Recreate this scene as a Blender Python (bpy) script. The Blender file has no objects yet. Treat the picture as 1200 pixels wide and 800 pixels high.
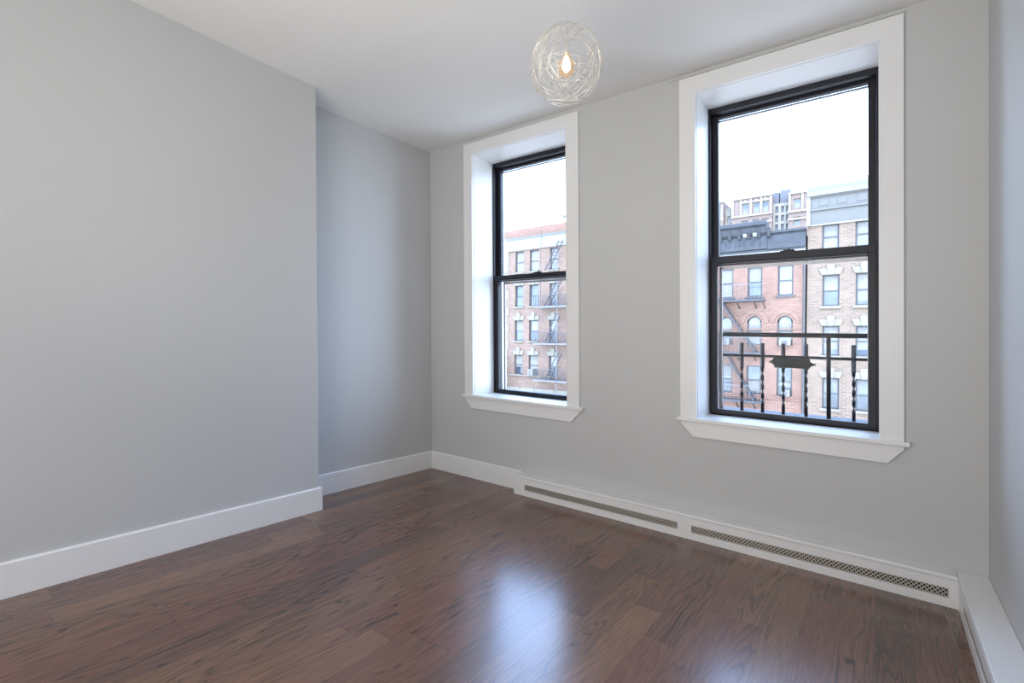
import bpy, bmesh, math, random
from mathutils import Vector, Matrix

SC = bpy.context.scene
COL = SC.collection
PI = math.pi

# ------------------------------------------------------------------ camera
YAW, PITCH, ROLL = 0.6482, -0.0018, 0.0115
CAM = Vector((3.1251, -2.9860, 1.1170))
fw = Vector((-math.sin(YAW) * math.cos(PITCH), math.cos(YAW) * math.cos(PITCH), math.sin(PITCH)))
rt = Vector((math.cos(YAW), math.sin(YAW), 0))
up = rt.cross(fw)
r2 = math.cos(ROLL) * rt + math.sin(ROLL) * up
u2 = -math.sin(ROLL) * rt + math.cos(ROLL) * up
cd = bpy.data.cameras.new('camera')
cd.sensor_width = 36.0
cd.lens = 570.94 / 1200 * 36.0
cd.clip_start = 0.02
cd.clip_end = 500
co = bpy.data.objects.new('camera', cd)
COL.objects.link(co)
M = Matrix((r2, u2, -fw)).transposed().to_4x4()
M.translation = CAM
co.matrix_world = M
SC.camera = co

# ------------------------------------------------------------------ exposure, sky, sun, large lights
SC.view_settings.view_transform = 'Standard'
SC.view_settings.look = 'None'
SC.view_settings.exposure = 0.0
SC.view_settings.gamma = 1.0
SC.view_settings.use_curve_mapping = False
SC.cycles.max_bounces = 10
SC.cycles.diffuse_bounces = 6
SC.cycles.transparent_max_bounces = 16
SC.cycles.sample_clamp_indirect = 6.0

SKY_STRENGTH = 10.4
world = bpy.data.worlds.new('sky')
SC.world = world
world.use_nodes = True
wn = world.node_tree
wn.nodes.clear()
wo = wn.nodes.new('ShaderNodeOutputWorld')
bg = wn.nodes.new('ShaderNodeBackground')
tc = wn.nodes.new('ShaderNodeTexCoord')
sep = wn.nodes.new('ShaderNodeSeparateXYZ')
ramp = wn.nodes.new('ShaderNodeValToRGB')
ramp.color_ramp.elements[0].position = 0.0
ramp.color_ramp.elements[0].color = (0.67, 0.81, 1.0, 1)
ramp.color_ramp.elements[1].position = 0.42
ramp.color_ramp.elements[1].color = (0.42, 0.60, 1.0, 1)
wn.links.new(tc.outputs['Generated'], sep.inputs[0])
wn.links.new(sep.outputs['Z'], ramp.inputs['Fac'])
wn.links.new(ramp.outputs['Color'], bg.inputs['Color'])
bg.inputs['Strength'].default_value = SKY_STRENGTH
wn.links.new(bg.outputs[0], wo.inputs[0])

sl = bpy.data.lights.new('sun', 'SUN')
sl.energy = 4.0
sl.angle = math.radians(2.0)
sl.color = (1.0, 0.94, 0.86)
so = bpy.data.objects.new('sun', sl)
COL.objects.link(so)
so.rotation_euler = Vector((-0.35, 0.62, -0.70)).to_track_quat('-Z', 'Y').to_euler()


def area(name, loc, target, sx, sy, power, color, spread=180):
    l = bpy.data.lights.new(name, 'AREA')
    l.shape = 'RECTANGLE'
    l.size, l.size_y = sx, sy
    l.energy = power
    l.color = color
    l.spread = math.radians(spread)
    o = bpy.data.objects.new(name, l)
    COL.objects.link(o)
    o.location = loc
    o.rotation_euler = (Vector(target) - Vector(loc)).to_track_quat('-Z', 'Y').to_euler()
    return o


# two added fill lamps behind the camera, brightening the walls and the ceiling
area('rear_fill', (2.0, -4.3, 1.5), (2.3, 0.0, 0.8), 2.8, 1.8, 53, (1.0, 0.99, 0.975))
area('ceiling_fill', (2.0, -3.3, 0.8), (2.0, -1.2, 2.75), 1.3, 1.0, 15.5, (1.0, 0.95, 0.86), 125)
for nm, xa, xb in (('daylight_portal', 0.5, 1.39), ('daylight_portal', 2.26, 3.14)):
    p = area(nm, ((xa + xb) / 2, 0.42, 1.65), ((xa + xb) / 2, -1.0, 1.65), xb - xa, 1.95, 1, (1, 1, 1))
    p.data.cycles.is_portal = True

random.seed(7)

# ------------------------------------------------------------------ mesh helpers


def fitted_shear(v):
    """Shear fitted to image coordinates: floor and walls tilt about one in eighty."""
    x, y, z = v
    return (x + 0.001 * y - 0.0115 * z, y - 0.0136 * z, z - 0.0115 * x - 0.0137 * y)


ROOT = {}


class MB:
    def __init__(s, settled=False):
        s.v, s.f, s.settled = [], [], settled

    def quad(s, *pts):
        n = len(s.v)
        s.v += [tuple(p) for p in pts]
        s.f.append(tuple(range(n, n + len(pts))))

    def box(s, x0, x1, y0, y1, z0, z1):
        n = len(s.v)
        s.v += [(x, y, z) for z in (z0, z1) for y in (y0, y1) for x in (x0, x1)]
        for q in ((0, 2, 3, 1), (4, 5, 7, 6), (0, 1, 5, 4), (2, 6, 7, 3), (0, 4, 6, 2), (1, 3, 7, 5)):
            s.f.append(tuple(n + i for i in q))
        return s

    def prism(s, poly, axis, a, b):
        """poly: list of 2D points; extruded along axis (0,1,2) from a to b"""
        n, k = len(s.v), len(poly)
        for c in (a, b):
            for p in poly:
                q = [p[0], p[1]]
                q.insert(axis, c)
                s.v.append(tuple(q))
        s.f.append(tuple(n + i for i in range(k)))
        s.f.append(tuple(n + k + i for i in reversed(range(k))))
        for i in range(k):
            j = (i + 1) % k
            s.f.append((n + i, n + k + i, n + k + j, n + j))
        return s

    def bar(s, a, b, w, d=None, hint=(0, 0, 1)):
        """rectangular bar from a to b"""
        d = d or w
        a, b = Vector(a), Vector(b)
        t = (b - a).normalized()
        h = Vector(hint)
        if abs(t.dot(h)) > 0.95:
            h = Vector((0, 1, 0))
        x = t.cross(h).normalized() * w / 2
        y = t.cross(x).normalized() * d / 2
        n = len(s.v)
        for c in (a, b):
            s.v += [tuple(c + x + y), tuple(c - x + y), tuple(c - x - y), tuple(c + x - y)]
        s.f += [(n, n + 1, n + 2, n + 3), (n + 7, n + 6, n + 5, n + 4)]
        for i in range(4):
            j = (i + 1) % 4
            s.f.append((n + i, n + 4 + i, n + 4 + j, n + j))
        return s

    def tube(s, pts, r, k=6, closed=False):
        pts = [Vector(p) for p in pts]
        m = len(pts)
        n = len(s.v)
        ref = None
        for i, p in enumerate(pts):
            if closed:
                t = pts[(i + 1) % m] - pts[i - 1]
            else:
                t = pts[min(i + 1, m - 1)] - pts[max(i - 1, 0)]
            t.normalize()
            if ref is None:
                ref = Vector((0, 0, 1)) if abs(t.z) < 0.9 else Vector((1, 0, 0))
            x = (ref - t * ref.dot(t)).normalized()
            ref = x
            y = t.cross(x)
            rr = r[i] if isinstance(r, (list, tuple)) else r
            for j in range(k):
                a = 2 * PI * j / k
                s.v.append(tuple(p + x * rr * math.cos(a) + y * rr * math.sin(a)))
        for i in range(m if closed else m - 1):
            i2 = (i + 1) % m
            for j in range(k):
                j2 = (j + 1) % k
                s.f.append((n + i * k + j, n + i * k + j2, n + i2 * k + j2, n + i2 * k + j))
        if not closed:
            s.f.append(tuple(n + j for j in reversed(range(k))))
            s.f.append(tuple(n + (m - 1) * k + j for j in range(k)))
        return s

    def lathe(s, prof, cx, cy, k=20):
        n = len(s.v)
        for r, z in prof:
            for j in range(k):
                a = 2 * PI * j / k
                s.v.append((cx + r * math.cos(a), cy + r * math.sin(a), z))
        for i in range(len(prof) - 1):
            for j in range(k):
                j2 = (j + 1) % k
                s.f.append((n + i * k + j, n + i * k + j2, n + (i + 1) * k + j2, n + (i + 1) * k + j))
        s.f.append(tuple(n + j for j in reversed(range(k))))
        s.f.append(tuple(n + (len(prof) - 1) * k + j for j in range(k)))
        return s

    def build(s, name, mat, parent=None, bevel=0, smooth=False):
        org = Vector((0, 0, 0))
        if parent is not None:
            org = ROOT[parent.name]
        vs = [fitted_shear(p) for p in s.v] if s.settled else s.v
        me = bpy.data.meshes.new(name)
        if parent is None:
            xs = [min(p[i] for p in vs) for i in range(3)]
            xe = [max(p[i] for p in vs) for i in range(3)]
            org = Vector(((xs[0] + xe[0]) / 2, (xs[1] + xe[1]) / 2, xs[2]))
        me.from_pydata([tuple(Vector(p) - org) for p in vs], [], s.f)
        bm = bmesh.new()
        bm.from_mesh(me)
        bmesh.ops.recalc_face_normals(bm, faces=bm.faces)
        bm.to_mesh(me)
        bm.free()
        me.materials.append(mat)
        if smooth:
            for p in me.polygons:
                p.use_smooth = True
        o = bpy.data.objects.new(name, me)
        COL.objects.link(o)
        if parent is not None:
            o.parent = parent
        else:
            o.location = org
        ROOT[o.name] = org
        if bevel:
            b = o.modifiers.new('soft_edge', 'BEVEL')
            b.width = bevel
            b.segments = 2
            b.limit_method = 'ANGLE'
            b.angle_limit = math.radians(40)
        return o


def tag(o, label, cat, group=None, kind=None):
    o['label'] = label
    o['category'] = cat
    if group:
        o['group'] = group
    if kind:
        o['kind'] = kind
    return o


def empty(name, loc, settled=False):
    o = bpy.data.objects.new(name, None)
    COL.objects.link(o)
    loc = Vector(fitted_shear(loc)) if settled else Vector(loc)
    o.location = loc
    o.empty_display_size = 0.1
    ROOT[o.name] = loc
    return o


# ------------------------------------------------------------------ materials


def mat(name, color, rough=0.5, metal=0.0, spec=0.5, var=0.0, scale=20.0, bump=0.0):
    m = bpy.data.materials.new(name)
    m.use_nodes = True
    nt = m.node_tree
    b = nt.nodes['Principled BSDF']
    b.inputs['Base Color'].default_value = (*color, 1)
    b.inputs['Roughness'].default_value = rough
    b.inputs['Metallic'].default_value = metal
    b.inputs['Specular IOR Level'].default_value = spec
    if var or bump:
        t = nt.nodes.new('ShaderNodeTexCoord')
        n = nt.nodes.new('ShaderNodeTexNoise')
        n.inputs['Scale'].default_value = scale
        n.inputs['Detail'].default_value = 4
        nt.links.new(t.outputs['Object'], n.inputs['Vector'])
        if var:
            r = nt.nodes.new('ShaderNodeValToRGB')
            r.color_ramp.elements[0].position = 0.3
            r.color_ramp.elements[1].position = 0.7
            r.color_ramp.elements[0].color = (*[c * (1 - var) for c in color], 1)
            r.color_ramp.elements[1].color = (*[min(1, c * (1 + var)) for c in color], 1)
            nt.links.new(n.outputs['Fac'], r.inputs['Fac'])
            nt.links.new(r.outputs['Color'], b.inputs['Base Color'])
        if bump:
            bp = nt.nodes.new('ShaderNodeBump')
            bp.inputs['Strength'].default_value = bump
            bp.inputs['Distance'].default_value = 0.002
            nt.links.new(n.outputs['Fac'], bp.inputs['Height'])
            nt.links.new(bp.outputs['Normal'], b.inputs['Normal'])
    return m


def math_node(nt, op, a, b=None, clamp=False):
    n = nt.nodes.new('ShaderNodeMath')
    n.operation = op
    n.use_clamp = clamp
    for i, q in enumerate((a, b)):
        if q is None:
            continue
        if isinstance(q, (int, float)):
            n.inputs[i].default_value = q
        else:
            nt.links.new(q, n.inputs[i])
    return n.outputs[0]


def wood_floor():
    m = bpy.data.materials.new('dark_oak_boards')
    m.use_nodes = True
    nt = m.node_tree
    L = nt.links.new
    b = nt.nodes['Principled BSDF']
    t = nt.nodes.new('ShaderNodeTexCoord')
    s = nt.nodes.new('ShaderNodeSeparateXYZ')
    L(t.outputs['Object'], s.inputs[0])
    W, LEN = 0.118, 1.15
    xs = math_node(nt, 'DIVIDE', math_node(nt, 'ADD', s.outputs['X'], 20.0), W)
    row = math_node(nt, 'FLOOR', xs)
    fx = math_node(nt, 'FRACT', xs)
    wn1 = nt.nodes.new('ShaderNodeTexWhiteNoise')
    wn1.noise_dimensions = '1D'
    L(row, wn1.inputs['W'])
    ys = math_node(nt, 'ADD', math_node(nt, 'DIVIDE', math_node(nt, 'ADD', s.outputs['Y'], 30.0), LEN), math_node(nt, 'MULTIPLY', wn1.outputs['Value'], 7.3))
    cell = math_node(nt, 'FLOOR', ys)
    fy = math_node(nt, 'FRACT', ys)
    cid = nt.nodes.new('ShaderNodeCombineXYZ')
    L(row, cid.inputs[0])
    L(cell, cid.inputs[1])
    wn2 = nt.nodes.new('ShaderNodeTexWhiteNoise')
    wn2.noise_dimensions = '2D'
    L(cid.outputs[0], wn2.inputs['Vector'])
    rnd = wn2.outputs['Value']
    # grain coordinates: stretched along the board, shifted for every board
    gv = nt.nodes.new('ShaderNodeCombineXYZ')
    L(math_node(nt, 'MULTIPLY', s.outputs['X'], 8.5), gv.inputs[0])
    L(math_node(nt, 'MULTIPLY', s.outputs['Y'], 0.85), gv.inputs[1])
    L(math_node(nt, 'MULTIPLY', rnd, 37.0), gv.inputs[2])
    big = nt.nodes.new('ShaderNodeTexNoise')
    big.inputs['Scale'].default_value = 1.0
    big.inputs['Detail'].default_value = 2.5
    big.inputs['Roughness'].default_value = 0.45
    L(gv.outputs[0], big.inputs['Vector'])
    ring = math_node(nt, 'FRACT', math_node(nt, 'MULTIPLY', big.outputs['Fac'], 17.0))
    line = nt.nodes.new('ShaderNodeValToRGB')
    e = line.color_ramp.elements
    e[0].position, e[0].color = 0.0, (0.24, 0.21, 0.20, 1)
    e[1].position, e[1].color = 1.0, (0.66, 0.66, 0.66, 1)
    for p, c in ((0.07, 0.30), (0.22, 0.95), (0.6, 1.0)):
        q = e.new(p)
        q.color = (c, c, c, 1)
    L(ring, line.inputs['Fac'])
    # where the rings show strongly and where they fade
    msk = nt.nodes.new('ShaderNodeTexNoise')
    msk.inputs['Scale'].default_value = 0.55
    msk.inputs['Detail'].default_value = 2
    L(gv.outputs[0], msk.inputs['Vector'])
    mk = nt.nodes.new('ShaderNodeMapRange')
    mk.inputs['From Min'].default_value = 0.38
    mk.inputs['From Max'].default_value = 0.60
    mk.inputs['To Min'].default_value = 0.22
    mk.inputs['To Max'].default_value = 1.0
    L(msk.outputs['Fac'], mk.inputs['Value'])
    # fine pores
    pv = nt.nodes.new('ShaderNodeCombineXYZ')
    L(math_node(nt, 'MULTIPLY', s.outputs['X'], 260.0), pv.inputs[0])
    L(math_node(nt, 'MULTIPLY', s.outputs['Y'], 9.0), pv.inputs[1])
    L(math_node(nt, 'MULTIPLY', rnd, 11.0), pv.inputs[2])
    pore = nt.nodes.new('ShaderNodeTexNoise')
    pore.inputs['Scale'].default_value = 1.0
    pore.inputs['Detail'].default_value = 3
    L(pv.outputs[0], pore.inputs['Vector'])
    # board colour
    bc = nt.nodes.new('ShaderNodeValToRGB')
    e = bc.color_ramp.elements
    e[0].position, e[0].color = 0.0, (0.0897, 0.0439, 0.0297, 1)
    e[1].position, e[1].color = 1.0, (0.2300, 0.1142, 0.0666, 1)
    for p, c in ((0.3, (0.1357, 0.0673, 0.0450)), (0.5, (0.1725, 0.0755, 0.0504)), (0.72, (0.1702, 0.0898, 0.0558))):
        q = e.new(p)
        q.color = (*c, 1)
    cl = nt.nodes.new('ShaderNodeTexNoise')
    cl.inputs['Scale'].default_value = 2.2
    cl.inputs['Detail'].default_value = 3
    L(t.outputs['Object'], cl.inputs['Vector'])
    fac = math_node(nt, 'ADD', math_node(nt, 'MULTIPLY', rnd, 0.7), math_node(nt, 'MULTIPLY', cl.outputs['Fac'], 0.4))
    L(fac, bc.inputs['Fac'])

    def mul(c, fac_sock, col_sock):
        n = nt.nodes.new('ShaderNodeMix')
        n.data_type = 'RGBA'
        n.blend_type = 'MULTIPLY'
        if isinstance(fac_sock, float):
            n.inputs['Factor'].default_value = fac_sock
        else:
            L(fac_sock, n.inputs['Factor'])
        L(c, n.inputs['A'])
        L(col_sock, n.inputs['B'])
        return n.outputs['Result']
    c = mul(bc.outputs['Color'], mk.outputs[0], line.outputs['Color'])
    pr = nt.nodes.new('ShaderNodeMapRange')
    pr.inputs['From Min'].default_value = 0.3
    pr.inputs['From Max'].default_value = 0.7
    pr.inputs['To Min'].default_value = 0.72
    pr.inputs['To Max'].default_value = 1.18
    L(pore.outputs['Fac'], pr.inputs['Value'])
    c = mul(c, 1.0, pr.outputs[0])
    # joints between boards
    ex = math_node(nt, 'MINIMUM', fx, math_node(nt, 'SUBTRACT', 1.0, fx))
    ey = math_node(nt, 'MINIMUM', fy, math_node(nt, 'SUBTRACT', 1.0, fy))
    gx = math_node(nt, 'DIVIDE', ex, 0.012, True)
    gy = math_node(nt, 'DIVIDE', ey, 0.0016, True)
    gap = math_node(nt, 'MINIMUM', gx, gy)
    gapc = math_node(nt, 'ADD', math_node(nt, 'MULTIPLY', gap, 0.5), 0.5)
    c = mul(c, 1.0, gapc)
    L(c, b.inputs['Base Color'])
    ro = nt.nodes.new('ShaderNodeMapRange')
    ro.inputs['To Min'].default_value = 0.21
    ro.inputs['To Max'].default_value = 0.27
    L(pore.outputs['Fac'], ro.inputs['Value'])
    L(ro.outputs[0], b.inputs['Roughness'])
    b.inputs['Specular IOR Level'].default_value = 1.0
    bp = nt.nodes.new('ShaderNodeBump')
    bp.inputs['Strength'].default_value = 0.12
    bp.inputs['Distance'].default_value = 0.001
    h = math_node(nt, 'ADD', math_node(nt, 'MULTIPLY', gap, 0.6), math_node(nt, 'MULTIPLY', ring, 0.15))
    L(h, bp.inputs['Height'])
    L(bp.outputs['Normal'], b.inputs['Normal'])
    return m


def brick(name, c1, c2, mortar, w=0.32, h=0.105, rough=0.85):
    m = bpy.data.materials.new(name)
    m.use_nodes = True
    nt = m.node_tree
    b = nt.nodes['Principled BSDF']
    g = nt.nodes.new('ShaderNodeNewGeometry')
    s = nt.nodes.new('ShaderNodeSeparateXYZ')
    nt.links.new(g.outputs['Position'], s.inputs[0])
    cb = nt.nodes.new('ShaderNodeCombineXYZ')
    nt.links.new(math_node(nt, 'ADD', s.outputs['X'], s.outputs['Y']), cb.inputs[0])
    nt.links.new(s.outputs['Z'], cb.inputs[1])
    t = nt.nodes.new('ShaderNodeTexBrick')
    t.inputs['Color1'].default_value = (*c1, 1)
    t.inputs['Color2'].default_value = (*c2, 1)
    t.inputs['Mortar'].default_value = (*mortar, 1)
    t.inputs['Scale'].default_value = 1.0
    t.inputs['Brick Width'].default_value = w
    t.inputs['Row Height'].default_value = h
    t.inputs['Mortar Size'].default_value = 0.018
    nt.links.new(cb.outputs[0], t.inputs['Vector'])
    n = nt.nodes.new('ShaderNodeTexNoise')
    n.inputs['Scale'].default_value = 0.9
    n.inputs['Detail'].default_value = 5
    nt.links.new(g.outputs['Position'], n.inputs['Vector'])
    mr = nt.nodes.new('ShaderNodeMapRange')
    mr.inputs['To Min'].default_value = 0.75
    mr.inputs['To Max'].default_value = 1.25
    nt.links.new(n.outputs['Fac'], mr.inputs['Value'])
    mx = nt.nodes.new('ShaderNodeMix')
    mx.data_type = 'RGBA'
    mx.blend_type = 'MULTIPLY'
    mx.inputs['Factor'].default_value = 1.0
    nt.links.new(t.outputs['Color'], mx.inputs['A'])
    nt.links.new(mr.outputs[0], mx.inputs['B'])
    nt.links.new(mx.outputs['Result'], b.inputs['Base Color'])
    b.inputs['Roughness'].default_value = rough
    return m


def glass(name):
    m = bpy.data.materials.new(name)
    m.use_nodes = True
    nt = m.node_tree
    nt.nodes.clear()
    o = nt.nodes.new('ShaderNodeOutputMaterial')
    mx = nt.nodes.new('ShaderNodeMixShader')
    tr = nt.nodes.new('ShaderNodeBsdfTransparent')
    tr.inputs['Color'].default_value = (0.97, 0.985, 0.98, 1)
    gl = nt.nodes.new('ShaderNodeBsdfGlossy')
    gl.inputs['Roughness'].default_value = 0.02
    fr = nt.nodes.new('ShaderNodeFresnel')
    fr.inputs['IOR'].default_value = 1.14
    nt.links.new(fr.outputs[0], mx.inputs[0])
    nt.links.new(tr.outputs[0], mx.inputs[1])
    nt.links.new(gl.outputs[0], mx.inputs[2])
    nt.links.new(mx.outputs[0], o.inputs[0])
    return m


def glow(name, color, strength, through=0.0):
    m = bpy.data.materials.new(name)
    m.use_nodes = True
    nt = m.node_tree
    nt.nodes.clear()
    o = nt.nodes.new('ShaderNodeOutputMaterial')
    e = nt.nodes.new('ShaderNodeEmission')
    e.inputs['Color'].default_value = (*color, 1)
    e.inputs['Strength'].default_value = strength
    if through:
        t = nt.nodes.new('ShaderNodeBsdfTransparent')
        mx = nt.nodes.new('ShaderNodeMixShader')
        mx.inputs[0].default_value = through
        nt.links.new(e.outputs[0], mx.inputs[1])
        nt.links.new(t.outputs[0], mx.inputs[2])
        nt.links.new(mx.outputs[0], o.inputs[0])
    else:
        nt.links.new(e.outputs[0], o.inputs[0])
    return m


WALL = mat('grey_wall_paint', (0.53, 0.535, 0.535), 0.62, spec=0.3, var=0.012, scale=1.6, bump=0.05)
CEIL = mat('ceiling_paint', (0.76, 0.755, 0.74), 0.75, spec=0.2, var=0.01, scale=1.2)
TRIM = mat('white_trim_paint', (0.775, 0.775, 0.775), 0.32, spec=0.5, var=0.01, scale=4)
FLOOR = wood_floor()
FRAME = mat('black_sash_paint', (0.013, 0.014, 0.021), 0.42, spec=0.35, var=0.15, scale=30)
ALU = mat('storm_aluminium', (0.42, 0.40, 0.42), 0.35, metal=0.5)
IRON = mat('black_iron', (0.011, 0.011, 0.016), 0.6, spec=0.2, var=0.2, scale=60, bump=0.2)
SILL = mat('blue_grey_ledge', (0.0205, 0.0231, 0.0290), 0.5, var=0.3, scale=14)
GLASS = glass('window_glass')
GRILLE = mat('grille_metal', (0.62, 0.57, 0.51), 0.4, metal=0.3)
DARK = mat('dark_cavity', (0.03, 0.028, 0.026), 0.9)
WIRE = mat('silver_wire', (0.74, 0.72, 0.69), 0.3, metal=0.6)
CORD = mat('clear_cord', (0.62, 0.62, 0.60), 0.4)
BULB = glow('amber_bulb_glass', (1.0, 0.62, 0.28), 0.75, 0.55)
FIL = glow('filament_light', (1.0, 0.84, 0.62), 50.0)

RED = brick('red_brick', (0.1611, 0.0876, 0.0649), (0.1078, 0.0578, 0.0420), (0.1907, 0.1154, 0.0855))
TAN = brick('tan_brick', (0.1477, 0.1012, 0.0749), (0.1040, 0.0699, 0.0508), (0.1748, 0.1333, 0.0987))
ROSE = brick('rose_brick', (0.1450, 0.0924, 0.0704), (0.1002, 0.0614, 0.0468), (0.1716, 0.1217, 0.0928))
FARB = brick('far_brick', (0.1485, 0.1030, 0.0867), (0.1337, 0.0918, 0.0799), (0.1782, 0.1403, 0.1170), 0.5, 0.16)  # lightened so that the haze of distance is in the colour
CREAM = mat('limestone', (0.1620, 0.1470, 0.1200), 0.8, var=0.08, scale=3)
FARC = mat('cream_stone', (0.2244, 0.2022, 0.1686), 0.85, var=0.08, scale=1)  # far stone, also paled in its colour for distance haze
WHITEP = mat('white_cornice_paint', (0.1680, 0.1632, 0.1560), 0.6, var=0.05, scale=2)
BLUEG = mat('pale_blue_cornice_paint', (0.0842, 0.0798, 0.0725), 0.55, var=0.03, scale=0.6)
NAVY = mat('dark_cornice_paint', (0.0198, 0.0222, 0.0276), 0.55, var=0.3, scale=2.5)
GREYF = mat('grey_window_paint', (0.0420, 0.0420, 0.0456), 0.5)
PANE_L = mat('bright_pane', (0.1242, 0.1308, 0.1344), 0.08, spec=0.8, var=0.3, scale=1.1)  # pale base colour stands in for sky reflected in the glass
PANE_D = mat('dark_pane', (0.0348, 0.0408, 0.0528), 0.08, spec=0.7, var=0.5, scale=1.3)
PANE_B = mat('blue_pane', (0.0510, 0.0666, 0.0900), 0.08, spec=0.8, var=0.45, scale=1.4)  # reflected blue sky is put into this base colour
CURT = mat('white_curtain', (0.1620, 0.1560, 0.1470), 0.9, var=0.08, scale=9)
PLASTIC = mat('white_plastic', (0.1560, 0.1500, 0.1440), 0.5)
ESC = mat('grey_painted_iron', (0.0360, 0.0348, 0.0420), 0.5, var=0.2, scale=5)
PALE_ESC = mat('pale_painted_iron', (0.1020, 0.0990, 0.1050), 0.5)
ASPH = mat('light_bounce_paving', (0.54, 0.47, 0.375), 0.9, var=0.2, scale=2)  # unseen ground, made pale and warm to bounce light up into the room
ROOFM = mat('roof_felt', (0.12, 0.11, 0.11), 0.9)

# ------------------------------------------------------------------ room shell
XW = 3.516          # right wall
XB, YB = 0.256, -1.23   # front and end of the projecting part of the left wall
YR = -4.5
TH = 0.40
OPEN1 = (0.5052, 1.3829, 0.660, 2.6243)
OPEN2 = (2.2676, 3.1336, 0.674, 2.6203)

o = MB(True).box(-0.05, XW + 0.05, YR - 0.05, 0.05, -0.2, 0.0).build('floor', FLOOR)
tag(o, 'dark stained oak plank floor with a blue sheen of daylight', 'floor', kind='structure')

c = MB(True)
ys = [0.0, -0.3, -0.6, -0.9, -1.23, -1.6, YR]
zs = [2.750, 2.744, 2.736, 2.726, 2.712, 2.709, 2.709]
for i in range(len(ys) - 1):
    c.quad((-0.0, ys[i], zs[i]), (XW, ys[i], zs[i]), (XW, ys[i + 1], zs[i + 1]), (0, ys[i + 1], zs[i + 1]))
c.box(-0.3, XW + 0.3, YR - 0.2, TH, 2.80, 3.0)
o = c.build('ceiling', CEIL)
tag(o, 'plain pale ceiling with the wire lamp hanging from it', 'ceiling', kind='structure')

w = MB(True)
xs = [-0.25, OPEN1[0], OPEN1[1], OPEN2[0], OPEN2[1], XW + 0.25]
w.box(xs[0], xs[1], 0, TH, -0.2, 2.85)
w.box(xs[2], xs[3], 0, TH, -0.2, 2.85)
w.box(xs[4], xs[5], 0, TH, -0.2, 2.85)
for q in (OPEN1, OPEN2):
    w.box(q[0], q[1], 0, TH, -0.2, q[2])
    w.box(q[0], q[1], 0, TH, q[3], 2.85)
o = w.build('wall_back', WALL)
tag(o, 'grey wall holding the two tall windows', 'wall', kind='structure')

w = MB(True)
w.box(-0.25, 0.0, YB, 0.0, -0.2, 2.85)
w.box(-0.25, XB, YR, YB, -0.2, 2.85)
o = w.build('wall_left', WALL, bevel=0.004)
tag(o, 'blank grey wall on the left, its near part standing forward', 'wall', kind='structure')
o = MB(True).box(XW, XW + 0.25, YR, 0.0, -0.2, 2.85).build('wall_right', WALL)
tag(o, 'narrow strip of grey wall at the right edge', 'wall', kind='structure')
o = MB(True).box(-0.25, XW + 0.25, YR - 0.2, YR, -0.2, 2.85).build('wall_rear', WALL)
tag(o, 'grey wall behind the camera', 'wall', kind='structure')

BH, BT = 0.147, 0.015


def base_prof(sign=1):
    return [(0, 0), (BT, 0), (BT, BH - 0.006), (BT - 0.005, BH), (0, BH)]


b = MB(True)
b.prism([(p[0], p[1]) for p in base_prof()], 1, YB + 0.001, 0.0)                     # along the recessed part
b.prism([(XB + p[0], p[1]) for p in base_prof()], 1, YR + 0.001, YB + BT)            # along the forward part
b.box(0.001, XB + BT - 0.0005, YB, YB + BT - 0.0005, 0, BH - 0.001)
o = b.build('baseboard_left', TRIM)
tag(o, 'white baseboard along the left wall with a step in it', 'baseboard', kind='structure')
b = MB(True).prism([(-p[0], p[1]) for p in base_prof()], 0, BT, 0.975)
o = b.build('baseboard_back', TRIM)
tag(o, 'short white baseboard from the corner to the long heater cover', 'baseboard', kind='structure')
o = MB(True).box(2.10, 3.24, -0.006, 0.0, 2.728, 2.7445).build('trim_1', WALL)
tag(o, 'thin grey strip between the ceiling and the large window', 'trim', kind='structure')

# ------------------------------------------------------------------ the two sash windows


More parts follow.
